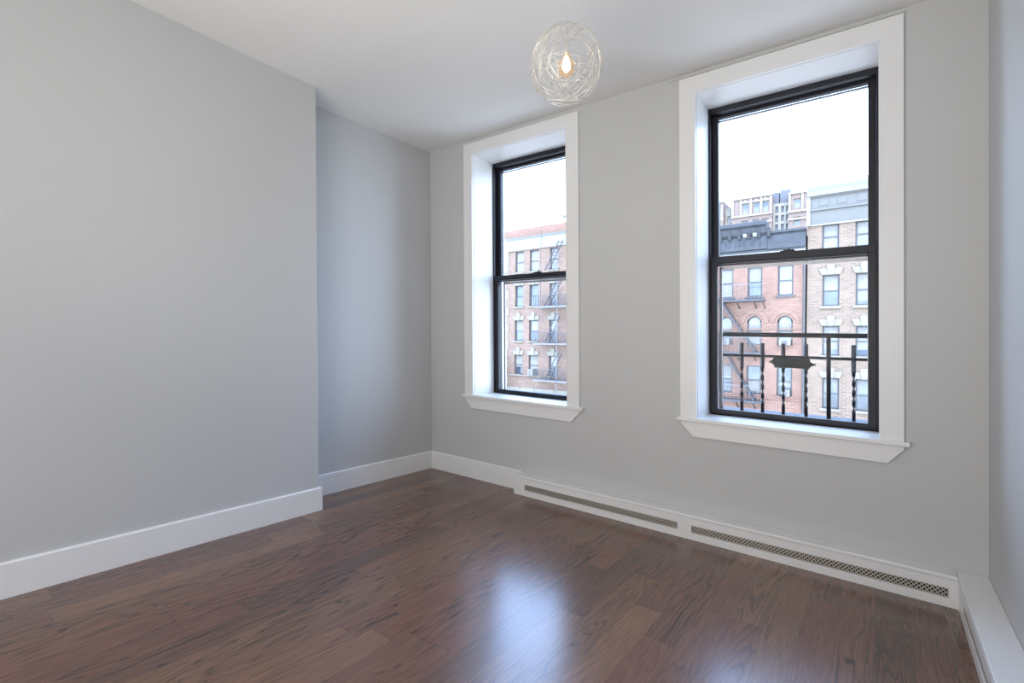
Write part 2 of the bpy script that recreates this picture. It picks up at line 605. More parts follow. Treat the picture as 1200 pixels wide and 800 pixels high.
def room_window(name, label, x0, x1, z0, zt, ox0, ox1, ozt, nose, apron, zs_, meet, fb, ledge_slats=2):
    """x0..x1 opening, z0 stool top, zt opening head, ox0/ox1/ozt casing outline, meet = meeting rail z range, fb = frame foot"""
    t = empty(name, ((x0 + x1) / 2, 0, z0), True)
    tag(t, label, 'window', kind='structure')
    cs = MB(True)
    cs.box(ox0, x0, -0.020, 0, z0, ozt)
    cs.box(x1, ox1, -0.020, 0, z0, ozt)
    cs.box(x0, x1, -0.020, 0, zt, ozt)
    cs.box(x0 - 0.006, x0, -0.023, -0.019, z0, zt + 0.006)
    cs.box(x1, x1 + 0.006, -0.023, -0.019, z0, zt + 0.006)
    cs.box(x0, x1, -0.023, -0.019, zt, zt + 0.006)
    cs.build('casing', TRIM, t)
    st = MB(True)
    st.box(nose[0], nose[1], -0.042, 0.0, z0 - 0.021, z0)
    st.box(x0, x1, 0.0, 0.245, z0 - 0.021, z0)
    st.build('window_stool', TRIM, t, bevel=0.003)
    MB(True).prism([(apron[0], z0 - 0.021), (apron[0], zs_[0]), (apron[1], zs_[1]), (apron[2], zs_[1]), (apron[3], zs_[0]), (apron[3], z0 - 0.021)], 1, -0.018, 0.0).build('apron', TRIM, t, bevel=0.002)
    jl = MB(True)
    jl.box(x0, x0 + 0.003, 0, 0.24, z0, zt)
    jl.box(x1 - 0.003, x1, 0, 0.24, z0, zt)
    jl.box(x0 + 0.003, x1 - 0.003, 0, 0.24, zt - 0.003, zt)
    jl.build('jamb_liner', TRIM, t)
    ya, yb = 0.24, 0.345
    fr = MB(True)
    fr.box(x0, x0 + 0.014, ya, yb, fb, zt)
    fr.box(x1 - 0.014, x1, ya, yb, fb, zt)
    fr.box(x0 + 0.014, x1 - 0.014, ya, yb, zt - 0.036, zt)
    fr.box(x0 + 0.014, x1 - 0.014, ya, yb, fb, fb + 0.006)
    fr.build('window_frame', FRAME, t, bevel=0.0015)
    xa, xb = x0 + 0.014, x1 - 0.014
    sw = 0.036
    lo = MB(True)                                   # lower sash, nearer the room
    y0, y1 = 0.247, 0.283
    lo.box(xa, xa + sw, y0, y1, fb + 0.006, meet[1])
    lo.box(xb - sw, xb, y0, y1, fb + 0.006, meet[1])
    lo.box(xa + sw, xb - sw, y0, y1, fb + 0.006, fb + 0.030)
    lo.box(xa + sw, xb - sw, y0, y1, meet[0], meet[1])
    lo.box(xa, xb, y0 - 0.004, y0, meet[0] + 0.004, meet[0] + 0.010)
    ls = lo.build('lower_sash', FRAME, t, bevel=0.0015)
    MB(True).box(xa + sw, xb - sw, 0.263, 0.267, fb + 0.030, meet[0]).build('glass_pane', GLASS, ls)
    xm = (xa + xb) / 2 + 0.012
    lk = MB(True)
    lk.box(xm - 0.045, xm + 0.030, y0 + 0.006, y1 - 0.002, meet[1], meet[1] + 0.006)
    lk.bar((xm - 0.03, 0.262, meet[1] + 0.009), (xm + 0.024, 0.270, meet[1] + 0.009), 0.010, 0.007)
    lk.lathe([(0.006, meet[1]), (0.006, meet[1] + 0.010), (0.004, meet[1] + 0.014), (0.0055, meet[1] + 0.022), (0.003, meet[1] + 0.026)], xm, 0.266, 10)
    lk.build('sash_lock', FRAME, ls)
    upb = MB(True)
    y0, y1 = 0.290, 0.326
    upb.box(xa, xa + sw, y0, y1, meet[0] - 0.004, zt - 0.036)
    upb.box(xb - sw, xb, y0, y1, meet[0] - 0.004, zt - 0.036)
    upb.box(xa + sw, xb - sw, y0, y1, zt - 0.052, zt - 0.036)
    upb.box(xa + sw, xb - sw, y0, y1, meet[0] - 0.004, meet[1] - 0.004)
    us = upb.build('upper_sash', FRAME, t, bevel=0.0015)
    MB(True).box(xa + sw, xb - sw, 0.306, 0.310, meet[1] - 0.004, zt - 0.052).build('glass_pane', GLASS, us)
    sf = MB(True)                                   # pale storm frame outside
    y0, y1 = 0.332, 0.344
    sf.box(xa + 0.030, xa + 0.046, y0, y1, fb + 0.01, meet[0] - 0.004)
    sf.box(xb - 0.040, xb - 0.030, y0, y1, fb + 0.01, meet[0] - 0.004)
    sf.box(xa + 0.030, xb - 0.030, y0, y1, meet[0] - 0.022, meet[0] - 0.006)
    sf.box(xa + 0.030, xb - 0.030, y0, y1, zt - 0.060, zt - 0.050)
    sf.build('storm_frame', ALU, t)
    so_ = MB(True)                                  # stone sill, on the large window carried out as a slatted ledge
    so_.prism([(0.345, fb - 0.02), (0.345, fb + 0.012), (0.37, fb + 0.012), (0.372, fb + 0.004), (0.41, fb + 0.002), (0.41, fb - 0.055), (0.38, fb - 0.055), (0.38, fb - 0.02)], 0, x0 + 0.001, x1 - 0.001)
    for k in range(ledge_slats):
        so_.box(x0 - 0.12 * (k > 0), x1 + 0.12 * (k > 0), 0.412 + 0.065 * k, 0.412 + 0.065 * k + 0.052, fb - 0.020, fb + 0.004)
    for x in (x0 + 0.05, (x0 + x1) / 2, x1 - 0.05):
        so_.box(x - 0.015, x + 0.015, 0.38, 0.412 + 0.065 * ledge_slats, fb - 0.05, fb - 0.019)
    so_.build('outer_sill', SILL, t)
    return t


room_window('window_1', 'tall narrow-looking black sash window by the corner, white casing, fire escape seen through it',
            OPEN1[0], OPEN1[1], 0.681, OPEN1[3], 0.4147, 1.4811, 2.7147, (0.405, 1.515), (0.408, 0.480, 1.411, 1.488), (0.648, 0.570), (1.634, 1.673), 0.686)
room_window('window_2', 'large black sash window with an iron guard outside, pale cornice seen through it',
            OPEN2[0], OPEN2[1], 0.697, OPEN2[3], 2.1736, 3.2254, 2.7148, (2.160, 3.246), (2.176, 2.248, 3.163, 3.227), (0.659, 0.584), (1.641, 1.688), 0.704, 4)

# ------------------------------------------------------------------ heater covers


def lattice(m, along, a0, a1, z0, z1, fixed, pitch=0.0185, w=0.0040):
    """diagonal bars both ways inside a slot; along = 0 (x) or 1 (y)"""
    h = z1 - z0
    n = int((a1 - a0 + h) / pitch) + 1
    for sgn in (1, -1):
        for i in range(n):
            s0 = a0 - h + i * pitch
            lo, hi = max(s0, a0), min(s0 + h, a1)
            if hi - lo < 0.002:
                continue
            za, zb = z0 + (lo - s0), z0 + (hi - s0)
            if sgn < 0:
                za, zb = z1 - (lo - s0), z1 - (hi - s0)
            off = 0.0015 * sgn
            pa = (lo, fixed + off, za) if along == 0 else (fixed + off, lo, za)
            pb = (hi, fixed + off, zb) if along == 0 else (fixed + off, hi, zb)
            hint = (0, 1, 0) if along == 0 else (1, 0, 0)
            m.bar(pa, pb, w, 0.0016, hint)


HX0, HX1, HD, HH = 0.975, 3.4075, 0.1018, 0.1417
S0, S1 = 0.041, 0.0825
t = empty('heater_cover', ((HX0 + HX1) / 2, -HD / 2, 0), True)
tag(t, 'long white low heater cover with two lattice grilles under both windows', 'heater cover')
f = MB(True)
slots = [(1.070, 2.181), (2.260, 3.375)]
f.box(HX0, HX1, -HD, -HD + 0.014, 0, S0)
f.box(HX0, HX1, -HD, -HD + 0.014, S1, HH - 0.018)
px = HX0
for a, bq in slots:
    f.box(px, a, -HD, -HD + 0.014, S0, S1)
    px = bq
f.box(px, HX1, -HD, -HD + 0.014, S0, S1)
f.build('front_panel', TRIM, t)
MB(True).box(HX0 - 0.002, HX1, -HD - 0.003, 0, HH - 0.018, HH).build('top_board', TRIM, t, bevel=0.004)
MB(True).box(HX0, HX0 + 0.014, -HD + 0.014, 0, 0, HH - 0.018).build('end_panel', TRIM, t)
MB(True).box(HX0 + 0.02, HX1 - 0.002, -0.045, -0.035, 0.003, HH - 0.022).build('cavity_backing', DARK, t)  # dark sheet standing in for the shade behind the grilles
for a, bq in slots:
    g = MB(True)
    lattice(g, 0, a, bq, S0, S1, -HD + 0.006)
    g.build('grille', GRILLE, t)

t = empty('heater_cover', ((HX1 + XW) / 2, -2.0, 0), True)
tag(t, 'white low heater cover running along the right wall toward the camera', 'heater cover')
f = MB(True)
YE = -4.3
rsl = [(-2.05, -0.21), (-4.0, -2.15)]
yq = -HD - 0.0005
f.box(HX1, HX1 + 0.014, YE, yq, 0, S0)
f.box(HX1, HX1 + 0.014, YE, yq, S1, HH - 0.018)
f.box(HX1, HX1 + 0.014, -0.21, yq, S0, S1)
f.box(HX1, HX1 + 0.014, -2.15, -2.05, S0, S1)
f.box(HX1, HX1 + 0.014, YE, -4.0, S0, S1)
f.box(HX1 - 0.002, HX1, -0.118, yq - 0.002, 0, HH - 0.018)
f.build('front_panel', TRIM, t)
MB(True).box(HX1 + 0.0005, XW, YE, -0.0005, HH - 0.018, HH).build('top_board', TRIM, t, bevel=0.004)
MB(True).box(HX1 + 0.014, XW - 0.001, YE, YE + 0.014, 0, HH - 0.018).build('end_panel', TRIM, t)
MB(True).box(HX1 + 0.055, HX1 + 0.065, YE + 0.02, -0.03, 0.003, HH - 0.022).build('cavity_backing', DARK, t)  # same dark sheet, as the shade inside this cover
for a, bq in rsl:
    g = MB(True)
    lattice(g, 1, a, bq, S0, S1, HX1 + 0.006)
    g.build('grille', GRILLE, t)

# ------------------------------------------------------------------ pendant lamp
PC = Vector((2.099, -1.289, 2.232))
PR = 0.150
CZ = 2.709 - 0.0115 * PC.x + 0.0137 * 1.29
t = empty('pendant_lamp', (PC.x, PC.y, PC.z))
tag(t, 'round silver wire ball lamp with a glowing bulb hanging from the ceiling', 'lamp')
rs = random.Random(21)
wv = MB()
for i in range(33):
    # loops of wire wrapped round a ball: tilted rings, some off centre, each a little wavy
    n = Vector((rs.gauss(0, 1), rs.gauss(0, 1), rs.gauss(0, 0.8))).normalized()
    off = rs.uniform(-0.62, 0.62)
    a = n.orthogonal().normalized()
    bq = n.cross(a)
    ph, am, kk = rs.uniform(0, 6.28), rs.uniform(0.0, 0.07), rs.choice((2, 3, 5))
    pts = []
    rr0 = PR * rs.uniform(0.965, 1.0)
    N = 40
    for j in range(N):
        an = 2 * PI * j / N
        h = off + am * math.sin(kk * an + ph)
        h = max(-0.95, min(0.95, h))
        rad = math.sqrt(1 - h * h)
        pts.append(PC + rr0 * (n * h + rad * (a * math.cos(an) + bq * math.sin(an))))
    wv.tube(pts, rs.uniform(0.0009, 0.0014), 5, True)
for i in range(16):      # short bent spurs crossing the ball
    p0 = Vector((rs.gauss(0, 1), rs.gauss(0, 1), rs.gauss(0, 1))).normalized()
    p1 = (p0 + 0.95 * Vector((rs.gauss(0, 1), rs.gauss(0, 1), rs.gauss(0, 1))).normalized()).normalized()
    pts = [PC + PR * 0.98 * (p0.lerp(p1, k / 6)).normalized() * (1 - 0.08 * math.sin(PI * k / 6)) for k in range(7)]
    wv.tube(pts, 0.0013, 5)
wv.build('wire_shade', WIRE, t, smooth=True)
MB().tube([(PC.x, PC.y, PC.z + 0.085), (PC.x, PC.y, CZ - 0.02)], 0.0016, 8).build('cord', CORD, t)
MB().lathe([(0.055, CZ), (0.055, CZ - 0.012), (0.045, CZ - 0.024), (0.010, CZ - 0.028)], PC.x, PC.y, 28).build('ceiling_canopy', TRIM, t)
MB().lathe([(0.004, PC.z + 0.088), (0.009, PC.z + 0.080), (0.010, PC.z + 0.052), (0.009, PC.z + 0.044)], PC.x, PC.y, 16).build('socket', WIRE, t, smooth=True)
bl = MB().lathe([(0.012, PC.z + 0.044), (0.016, PC.z + 0.032), (0.030, PC.z + 0.012), (0.034, PC.z - 0.008), (0.030, PC.z - 0.028), (0.016, PC.z - 0.042), (0.003, PC.z - 0.046)], PC.x, PC.y, 20).build('bulb', BULB, t, smooth=True)
MB().lathe([(0.005, PC.z + 0.036), (0.011, PC.z + 0.024), (0.0155, PC.z + 0.004), (0.015, PC.z - 0.012), (0.005, PC.z - 0.027)], PC.x, PC.y, 14).build('filament', FIL, bl, smooth=True)

# ------------------------------------------------------------------ iron guard outside the large window
t = empty('window_guard', (2.70, 0.50, 0.70), True)
tag(t, 'black wrought iron window guard with twisted bars and a blank plaque outside the large window', 'railing')
XA, XE = OPEN2[0] + 0.001, OPEN2[1] - 0.001
MB(True).box(XA, XE, 0.485, 0.515, 1.195, 1.223).build('top_rail', IRON, t, bevel=0.002)
MB(True).box(XA, XE, 0.493, 0.507, 1.064, 1.081).build('middle_rail', IRON, t)
for x in (2.280, 2.888):
    MB(True).box(x - 0.011, x + 0.011, 0.489, 0.511, 0.699, 1.196).build('post', IRON, t, bevel=0.002)


def twisted(x, y, z0, z1, zt0, zt1, w, d, pitch):
    m = MB(True)
    N = 56
    n = 0
    for i in range(N + 1):
        z = z0 + (z1 - z0) * i / N
        q = min(max(z, zt0), zt1)
        a = (q - zt0) / pitch * PI
        ww, dd = w / 2, (d / 2 if zt0 < z < zt1 else w / 2 * 0.9)
        for sx, sy in ((-1, -1), (1, -1), (1, 1), (-1, 1)):
            px_, py_ = sx * ww, sy * dd
            m.v.append((x + px_ * math.cos(a) - py_ * math.sin(a), y + px_ * math.sin(a) + py_ * math.cos(a), z))
    for i in range(N):
        for j in range(4):
            k = (j + 1) % 4
            m.f.append((i * 4 + j, i * 4 + k, (i + 1) * 4 + k, (i + 1) * 4 + j))
    m.f.append((3, 2, 1, 0))
    m.f.append((N * 4, N * 4 + 1, N * 4 + 2, N * 4 + 3))
    return m


for x in (2.407, 2.530, 2.648, 2.771, 3.011):
    twisted(x, 0.5, 0.699, 1.155, 0.755, 1.000, 0.0175, 0.006, 0.058).build('baluster', IRON, t)
pq = [(2.600, 1.066), (2.791, 1.067), (2.797, 1.045), (2.808, 1.038), (2.824, 1.036), (2.824, 1.026), (2.806, 1.023), (2.794, 1.012), (2.786, 1.000), (2.690, 1.006), (2.600, 1.003), (2.600, 1.020), (2.588, 1.030), (2.574, 1.036), (2.574, 1.044), (2.588, 1.049), (2.596, 1.058)]
MB(True).prism(pq, 1, 0.474, 0.486).build('plaque', IRON, t, bevel=0.002)

# ------------------------------------------------------------------ the street and the buildings across it
GZ = -11.5
o = MB().box(-70, 40, 1.5, 120, GZ - 0.5, GZ).build('street', ASPH)
tag(o, 'street far below the windows', 'street', kind='structure')

FY = 27.0


def facade_wall(x0, x1, z0, z1, holes, depth=12.0, rev=0.22, y=FY, arch=()):
    """a front wall with window openings (reveals modelled), and the body of the building behind it.
    holes: (x0,x1,z0,z1); arch: indexes of holes with a round head"""
    m = MB()
    xs = sorted({x0, x1, *[h[0] for h in holes], *[h[1] for h in holes]})
    zs = sorted({z0, z1, *[h[2] for h in holes], *[h[3] for h in holes]})
    for i in range(len(xs) - 1):
        for j in range(len(zs) - 1):
            cx, cz = (xs[i] + xs[i + 1]) / 2, (zs[j] + zs[j + 1]) / 2
            if any(h[0] < cx < h[1] and h[2] < cz < h[3] for h in holes):
                continue
            m.quad((xs[i], y, zs[j]), (xs[i + 1], y, zs[j]), (xs[i + 1], y, zs[j + 1]), (xs[i], y, zs[j + 1]))
    for k, h in enumerate(holes):
        a, b, c_, d = h
        for p, q in (((a, c_), (a, d)), ((b, d), (b, c_)), ((a, d), (b, d)), ((b, c_), (a, c_))):
            m.quad((p[0], y, p[1]), (q[0], y, q[1]), (q[0], y + rev, q[1]), (p[0], y + rev, p[1]))
        if k in arch:
            r = (b - a) / 2
            cx, cz = (a + b) / 2, d - r
            N = 10
            pr = [(cx - r * math.cos(PI * i / (2 * N)), cz + r * math.sin(PI * i / (2 * N))) for i in range(N + 1)]
            for s in (1, -1):
                pp = [(cx + (p[0] - cx) * s, p[1]) for p in pr]
                cor = (cx - r * s, d)
                for i in range(N):
                    m.quad((cor[0], y, cor[1]), (pp[i][0], y, pp[i][1]), (pp[i + 1][0], y, pp[i + 1][1]))
                    m.quad((pp[i][0], y, pp[i][1]), (pp[i + 1][0], y, pp[i + 1][1]), (pp[i + 1][0], y + rev, pp[i + 1][1]), (pp[i][0], y + rev, pp[i][1]))
    yb = y + depth
    yi = y + rev
    m.quad((x0, y, z0), (x0, yb, z0), (x0, yb, z1), (x0, y, z1))
    m.quad((x1, y, z0), (x1, yb, z0), (x1, yb, z1), (x1, y, z1))
    m.quad((x0, yb, z0), (x1, yb, z0), (x1, yb, z1), (x0, yb, z1))
    m.quad((x0, y, z1), (x1, y, z1), (x1, yb, z1), (x0, yb, z1))
    m.quad((x0, yi + 0.1, z0), (x1, yi + 0.1, z0), (x1, yi + 0.1, z1), (x0, yi + 0.1, z1))
    return m


def far_window(root, h, frame, top_mat, bot_mat, y=FY, rev=0.22, fw_=0.075, curtain=0.0, arch=False, blind=None, tieback=False):
    """sash window set in opening h: frame with meeting rail; panes (and curtain) are sub-parts"""
    a, b, c_, d = h
    yy = y + rev - 0.09
    zm = (c_ + d) / 2 - 0.02
    m = MB()
    m.box(a, a + fw_, yy, yy + 0.08, c_, d)
    m.box(b - fw_, b, yy, yy + 0.08, c_, d)
    m.box(a + fw_, b - fw_, yy, yy + 0.08, c_, c_ + fw_)
    if arch:
        r0, r1 = (b - a) / 2 - fw_, (b - a) / 2 + 0.001
        cx, cz = (a + b) / 2, d - r1
        N = 12
        for i in range(N):
            t0, t1 = PI * i / N, PI * (i + 1) / N
            m.prism([(cx + r0 * math.cos(t0), cz + r0 * math.sin(t0)), (cx + r1 * 1.25 * math.cos(t0), cz + r1 * 1.25 * math.sin(t0)),
                     (cx + r1 * 1.25 * math.cos(t1), cz + r1 * 1.25 * math.sin(t1)), (cx + r0 * math.cos(t1), cz + r0 * math.sin(t1))], 1, yy, yy + 0.08)
    else:
        m.box(a + fw_, b - fw_, yy, yy + 0.08, d - fw_, d)
    m.box(a + fw_, b - fw_, yy, yy + 0.07, zm - 0.035, zm + 0.035)
    w_ = m.build('window', frame, root)
    MB().box(a + fw_ / 2, b - fw_ / 2, yy + 0.045, yy + 0.055, zm, d - fw_ / 2).build('pane', top_mat, w_)
    MB().box(a + fw_ / 2, b - fw_ / 2, yy + 0.035, yy + 0.043, c_ + fw_ / 2, zm).build('pane', bot_mat, w_)
    if curtain > 0:
        zc = d - (d - c_) * curtain
        MB().box(a + fw_, b - fw_, yy + 0.030, yy + 0.034, max(zc, c_ + fw_), d - fw_).build('curtain', CURT, w_)
    if blind:
        z0, z1 = blind
        MB().box(a + fw_, b - fw_, yy + 0.029, yy + 0.033, z0, z1).build('blind', CURT, w_)
    if tieback:
        xm = (a + b) / 2
        q = MB()
        q.prism([(a + fw_, d - fw_), (xm, d - fw_), (a + fw_ + 0.03, zm - 0.25), (a + fw_, zm - 0.3)], 1, yy + 0.028, yy + 0.034)
        q.prism([(b - fw_, d - fw_), (b - fw_, zm - 0.3), (b - fw_ - 0.03, zm - 0.25), (xm, d - fw_)], 1, yy + 0.028, yy + 0.034)
        q.build('curtain', CURT, w_)
    return w_


def keystone_lintel(root, a, b, z, mat_, y=FY, h=0.32, flare=0.16, key=0.2):
    cx = (a + b) / 2
    m = MB()
    m.prism([(a - 0.04, z), (a - flare, z + h), (cx - 0.16, z + h), (cx - 0.11, z)], 1, y - 0.07, y + 0.05)
    m.prism([(b + 0.04, z), (cx + 0.11, z), (cx + 0.16, z + h), (b + flare, z + h)], 1, y - 0.07, y + 0.05)
    m.prism([(cx - 0.11, z - 0.02), (cx - 0.18, z + h + key * 0.6), (cx - 0.10, z + h + key), (cx + 0.10, z + h + key), (cx + 0.18, z + h + key * 0.6), (cx + 0.11, z - 0.02)], 1, y - 0.12, y + 0.05)
    return m.build('lintel', mat_, root)


def ledge(root, a, b, z, mat_, y=FY, h=0.12, out=0.12, name='sill'):
    return MB().box(a - 0.1, b + 0.1, y - out, y + 0.06, z - h, z).build(name, mat_, root)


# ---- red brick building, dark cornice, in the left half of the large window
t = empty('brick_building', (-4, FY, GZ))
tag(t, 'red brick building with arched windows and a dark cornice, seen through the large window', 'building')
cols = [(-4.42, -3.68), (-2.93, -2.18), (-1.41, -0.67)]
holes, kinds = [], []
lefts = [(-9.0, -8.26), (-7.45, -6.7), (-5.92, -5.18)]
allc = lefts + cols
for a, b in allc:
    holes += [(a, b, 3.74, 5.41), (a, b, 1.02, 2.645), (a, b, -1.72, -0.12), (a, b, -4.5, -2.9)]
arch = [i for i in range(len(holes)) if i % 4 == 1]
facade_wall(-9.6, -0.10, GZ, 6.95, holes, arch=arch).build('wall', RED, t)
for i, h in enumerate(holes):
    ci, ri = divmod(i, 4)
    k = ci - 3
    if ri == 0:
        far_window(t, h, GREYF, PANE_L, (PANE_B if k == 1 else PANE_L), curtain=(0.9 if k == 0 else 0.42 if k == 1 else 0))
    elif ri == 1:
        far_window(t, h, GREYF, PANE_L, PANE_D if k == 0 else PANE_L, arch=True, blind=(1.2, 2.2) if k == 1 else (1.75, 2.2) if k == 2 else None)
    elif ri == 2:
        far_window(t, h, GREYF, PANE_L if k == 0 else PANE_B, PANE_D, blind=(-1.55, -0.86) if k == 1 else (-1.2, -0.85) if k == 2 else (-0.8, -0.2) if k == 0 else None)
    else:
        far_window(t, h, GREYF, PANE_B, PANE_D)
    if ri == 1:
        a, b = h[0], h[1]
        cx, cz, r = (a + b) / 2, h[3] - (b - a) / 2, (b - a) / 2
        m = MB()
        N = 14
        for j in range(N):
            t0, t1 = PI * j / N, PI * (j + 1) / N
            q0, q1 = r + 0.14, r + 0.34
            m.prism([(cx + q0 * math.cos(t0), cz + q0 * math.sin(t0)), (cx + q1 * math.cos(t0), cz + q1 * math.sin(t0)), (cx + q1 * math.cos(t1), cz + q1 * math.sin(t1)), (cx + q0 * math.cos(t1), cz + q0 * math.sin(t1))], 1, FY - 0.05, FY + 0.02)
        m.build('brick_arch', RED, t)
    ledge(t, h[0], h[1], h[2], RED if ri != 0 else GREYF, h=0.1, out=0.08)
ledge(t, -9.5, -0.2, -1.84, RED, h=0.09, out=0.07, name='string_course')
ledge(t, -9.5, -0.2, 1.95, RED, h=0.06, out=0.04, name='string_course')
# cornice: tall left stretch with a projecting top, lower stretch on the right
m = MB()
prof = [(FY, 6.12), (FY - 0.16, 6.12), (FY - 0.18, 6.28), (FY - 0.28, 6.34), (FY - 0.28, 7.05), (FY - 0.42, 7.2), (FY - 0.52, 7.5), (FY - 0.66, 7.62), (FY - 0.66, 7.80), (FY + 0.3, 7.80), (FY + 0.3, 6.12)]
m.prism([(p[0], p[1]) for p in prof], 0, -9.7, -1.92)
for k in range(16):
    xk = -9.4 + k * 0.5
    m.prism([(FY - 0.28, 6.9), (FY - 0.36, 6.98), (FY - 0.55, 7.42), (FY - 0.28, 7.42)], 0, xk, xk + 0.18)
for xk in (-4.35, -3.85, -3.35, -2.6):       # raised panel mouldings
    m.bar((xk, FY - 0.29, 6.42), (xk + 0.03, FY - 0.29, 6.86), 0.03, 0.03)
    m.bar((xk, FY - 0.29, 6.86), (xk + 0.32, FY - 0.29, 6.88), 0.03, 0.03)
    m.bar((xk + 0.32, FY - 0.29, 6.88), (xk + 0.32, FY - 0.29, 6.42), 0.03, 0.03)
o = m.build('cornice', NAVY, t)
m = MB()
prof = [(FY, 6.12), (FY - 0.14, 6.12), (FY - 0.16, 6.24), (FY - 0.22, 6.3), (FY - 0.22, 7.05), (FY - 0.34, 7.14), (FY - 0.34, 7.26), (FY + 0.3, 7.26), (FY + 0.3, 6.12)]
m.prism(prof, 0, -1.92, -0.10)
m.build('cornice', NAVY, t)
MB().box(-9.6, -0.1, FY - 0.2, FY - 0.13, 6.06, 6.16).build('cornice_base', WHITEP, t)
for x in (-3.05, -2.55):
    MB().box(x, x + 0.17, FY - 0.69, FY - 0.42, 7.0, 7.18).build('bracket', WHITEP, t)
MB().tube([(-0.14, FY - 0.12, GZ), (-0.14, FY - 0.12, 6.9)], 0.055, 8).build('drainpipe', GREYF, t)

# fire escape on it
t = empty('fire_escape', (-5, FY - 0.5, 3.5))
tag(t, 'thin grey fire escape on the red brick front beside the arched windows', 'fire escape')
for z in (3.50, 0.57, -2.10):
    m = MB()
    m.box(-7.9, -2.0, FY - 0.75, FY - 0.70, z - 0.05, z + 0.05)
    m.box(-7.9, -2.0, FY - 0.05, FY, z - 0.05, z + 0.05)
    for k in range(9):
        m.box(-7.9, -2.0, FY - 0.66 + 0.07 * k, FY - 0.63 + 0.07 * k, z - 0.02, z)
    m.build('platform', ESC, t)
    for x in (-7.7, -5.6, -3.32, -2.45, -2.02):
        m = MB()
        m.bar((x, FY - 0.70, z - 0.05), (x, FY, z - 0.42), 0.05)
        m.bar((x, FY - 0.70, z), (x, FY - 0.70, z - 0.1), 0.05)
        m.build('bracket', ESC, t)
    m = MB()
    m.box(-7.9, -2.0, FY - 0.745, FY - 0.715, z + 0.86, z + 0.89)
    for k in range(31):
        x = -7.9 + 5.88 * k / 30
        m.bar((x, FY - 0.73, z), (x, FY - 0.73, z + 0.87), 0.012)
    m.build('railing', PALE_ESC, t)
for (xa, za, xb, zb) in ((-4.18, 3.45, -2.36, 0.60), (-3.92, 0.50, -2.40, -2.06)):
    m = MB()
    for y in (FY - 0.62, FY - 0.12):
        m.bar((xa, y, za), (xb, y, zb), 0.05, 0.14, (0, 1, 0))
    for k in range(12):
        q = (k + 0.5) / 12
        m.box(xa + (xb - xa) * q - 0.09, xa + (xb - xa) * q + 0.09, FY - 0.60, FY - 0.14, za + (zb - za) * q - 0.012, za + (zb - za) * q + 0.012)
    m.build('stair', ESC, t)

# ---- tan building with a pale blue cornice on the right
t = empty('brick_building', (3, FY, GZ))
tag(t, 'pale tan brick building with white lintels and a pale blue cornice at the right', 'building')
holes = []
for k in range(11):
    a = 0.62 + 1.42 * k
    holes += [(a, a + 0.74, 6.05, 7.34), (a + 0.04, a + 0.78, 3.09, 4.71), (a + 0.06, a + 0.80, 0.53, 2.06), (a + 0.08, a + 0.82, -2.21, -0.62), (a + 0.08, a + 0.82, -5.0, -3.4)]
facade_wall(-0.02, 16.5, GZ, 9.3, holes).build('wall', TAN, t)
for i, h in enumerate(holes):
    ri = i % 5
    if ri == 0:
        far_window(t, h, GREYF, PANE_L, PANE_L, curtain=0.68)
    elif ri == 1:
        far_window(t, h, GREYF, PANE_L, PANE_B, blind=(3.3, 4.0) if i > 5 else None, curtain=0.30)
    elif ri == 2:
        far_window(t, h, GREYF, PANE_L, PANE_B, blind=(0.85, 1.95))
    else:
        far_window(t, h, GREYF, PANE_B, PANE_D, tieback=(ri == 3))
    if ri:
        keystone_lintel(t, h[0], h[1], h[3] + 0.02, CREAM)
        ledge(t, h[0], h[1], h[2], CREAM)
m = MB()
prof = [(FY, 7.37), (FY - 0.10, 7.37), (FY - 0.12, 7.50), (FY - 0.16, 8.02), (FY - 0.26, 8.06), (FY - 0.26, 8.16), (FY - 0.16, 8.20), (FY - 0.16, 8.70), (FY - 0.30, 8.82), (FY + 0.2, 8.82), (FY + 0.2, 7.37)]
m.prism(prof, 0, 0.06, 16.5)
for k in range(19):
    m.box(0.5 + 0.8 * k, 0.9 + 0.8 * k, FY - 0.19, FY - 0.15, 8.3, 8.62)
m.build('cornice', BLUEG, t)
m = MB()
m.prism([(FY, 8.82), (FY - 0.34, 8.82), (FY - 0.42, 9.02), (FY - 0.54, 9.20), (FY - 0.58, 9.42), (FY + 0.4, 9.42), (FY + 0.4, 8.82)], 0, -0.02, 16.55)
m.prism([(FY, 7.3), (FY - 0.2, 7.3), (FY - 0.24, 8.8), (FY - 0.44, 9.05), (FY - 0.60, 9.50), (FY, 9.50)], 0, -0.06, 0.10)
m.box(0.05, 16.5, FY - 0.12, FY, 7.30, 7.375)
m.build('cornice_crown', WHITEP, t)

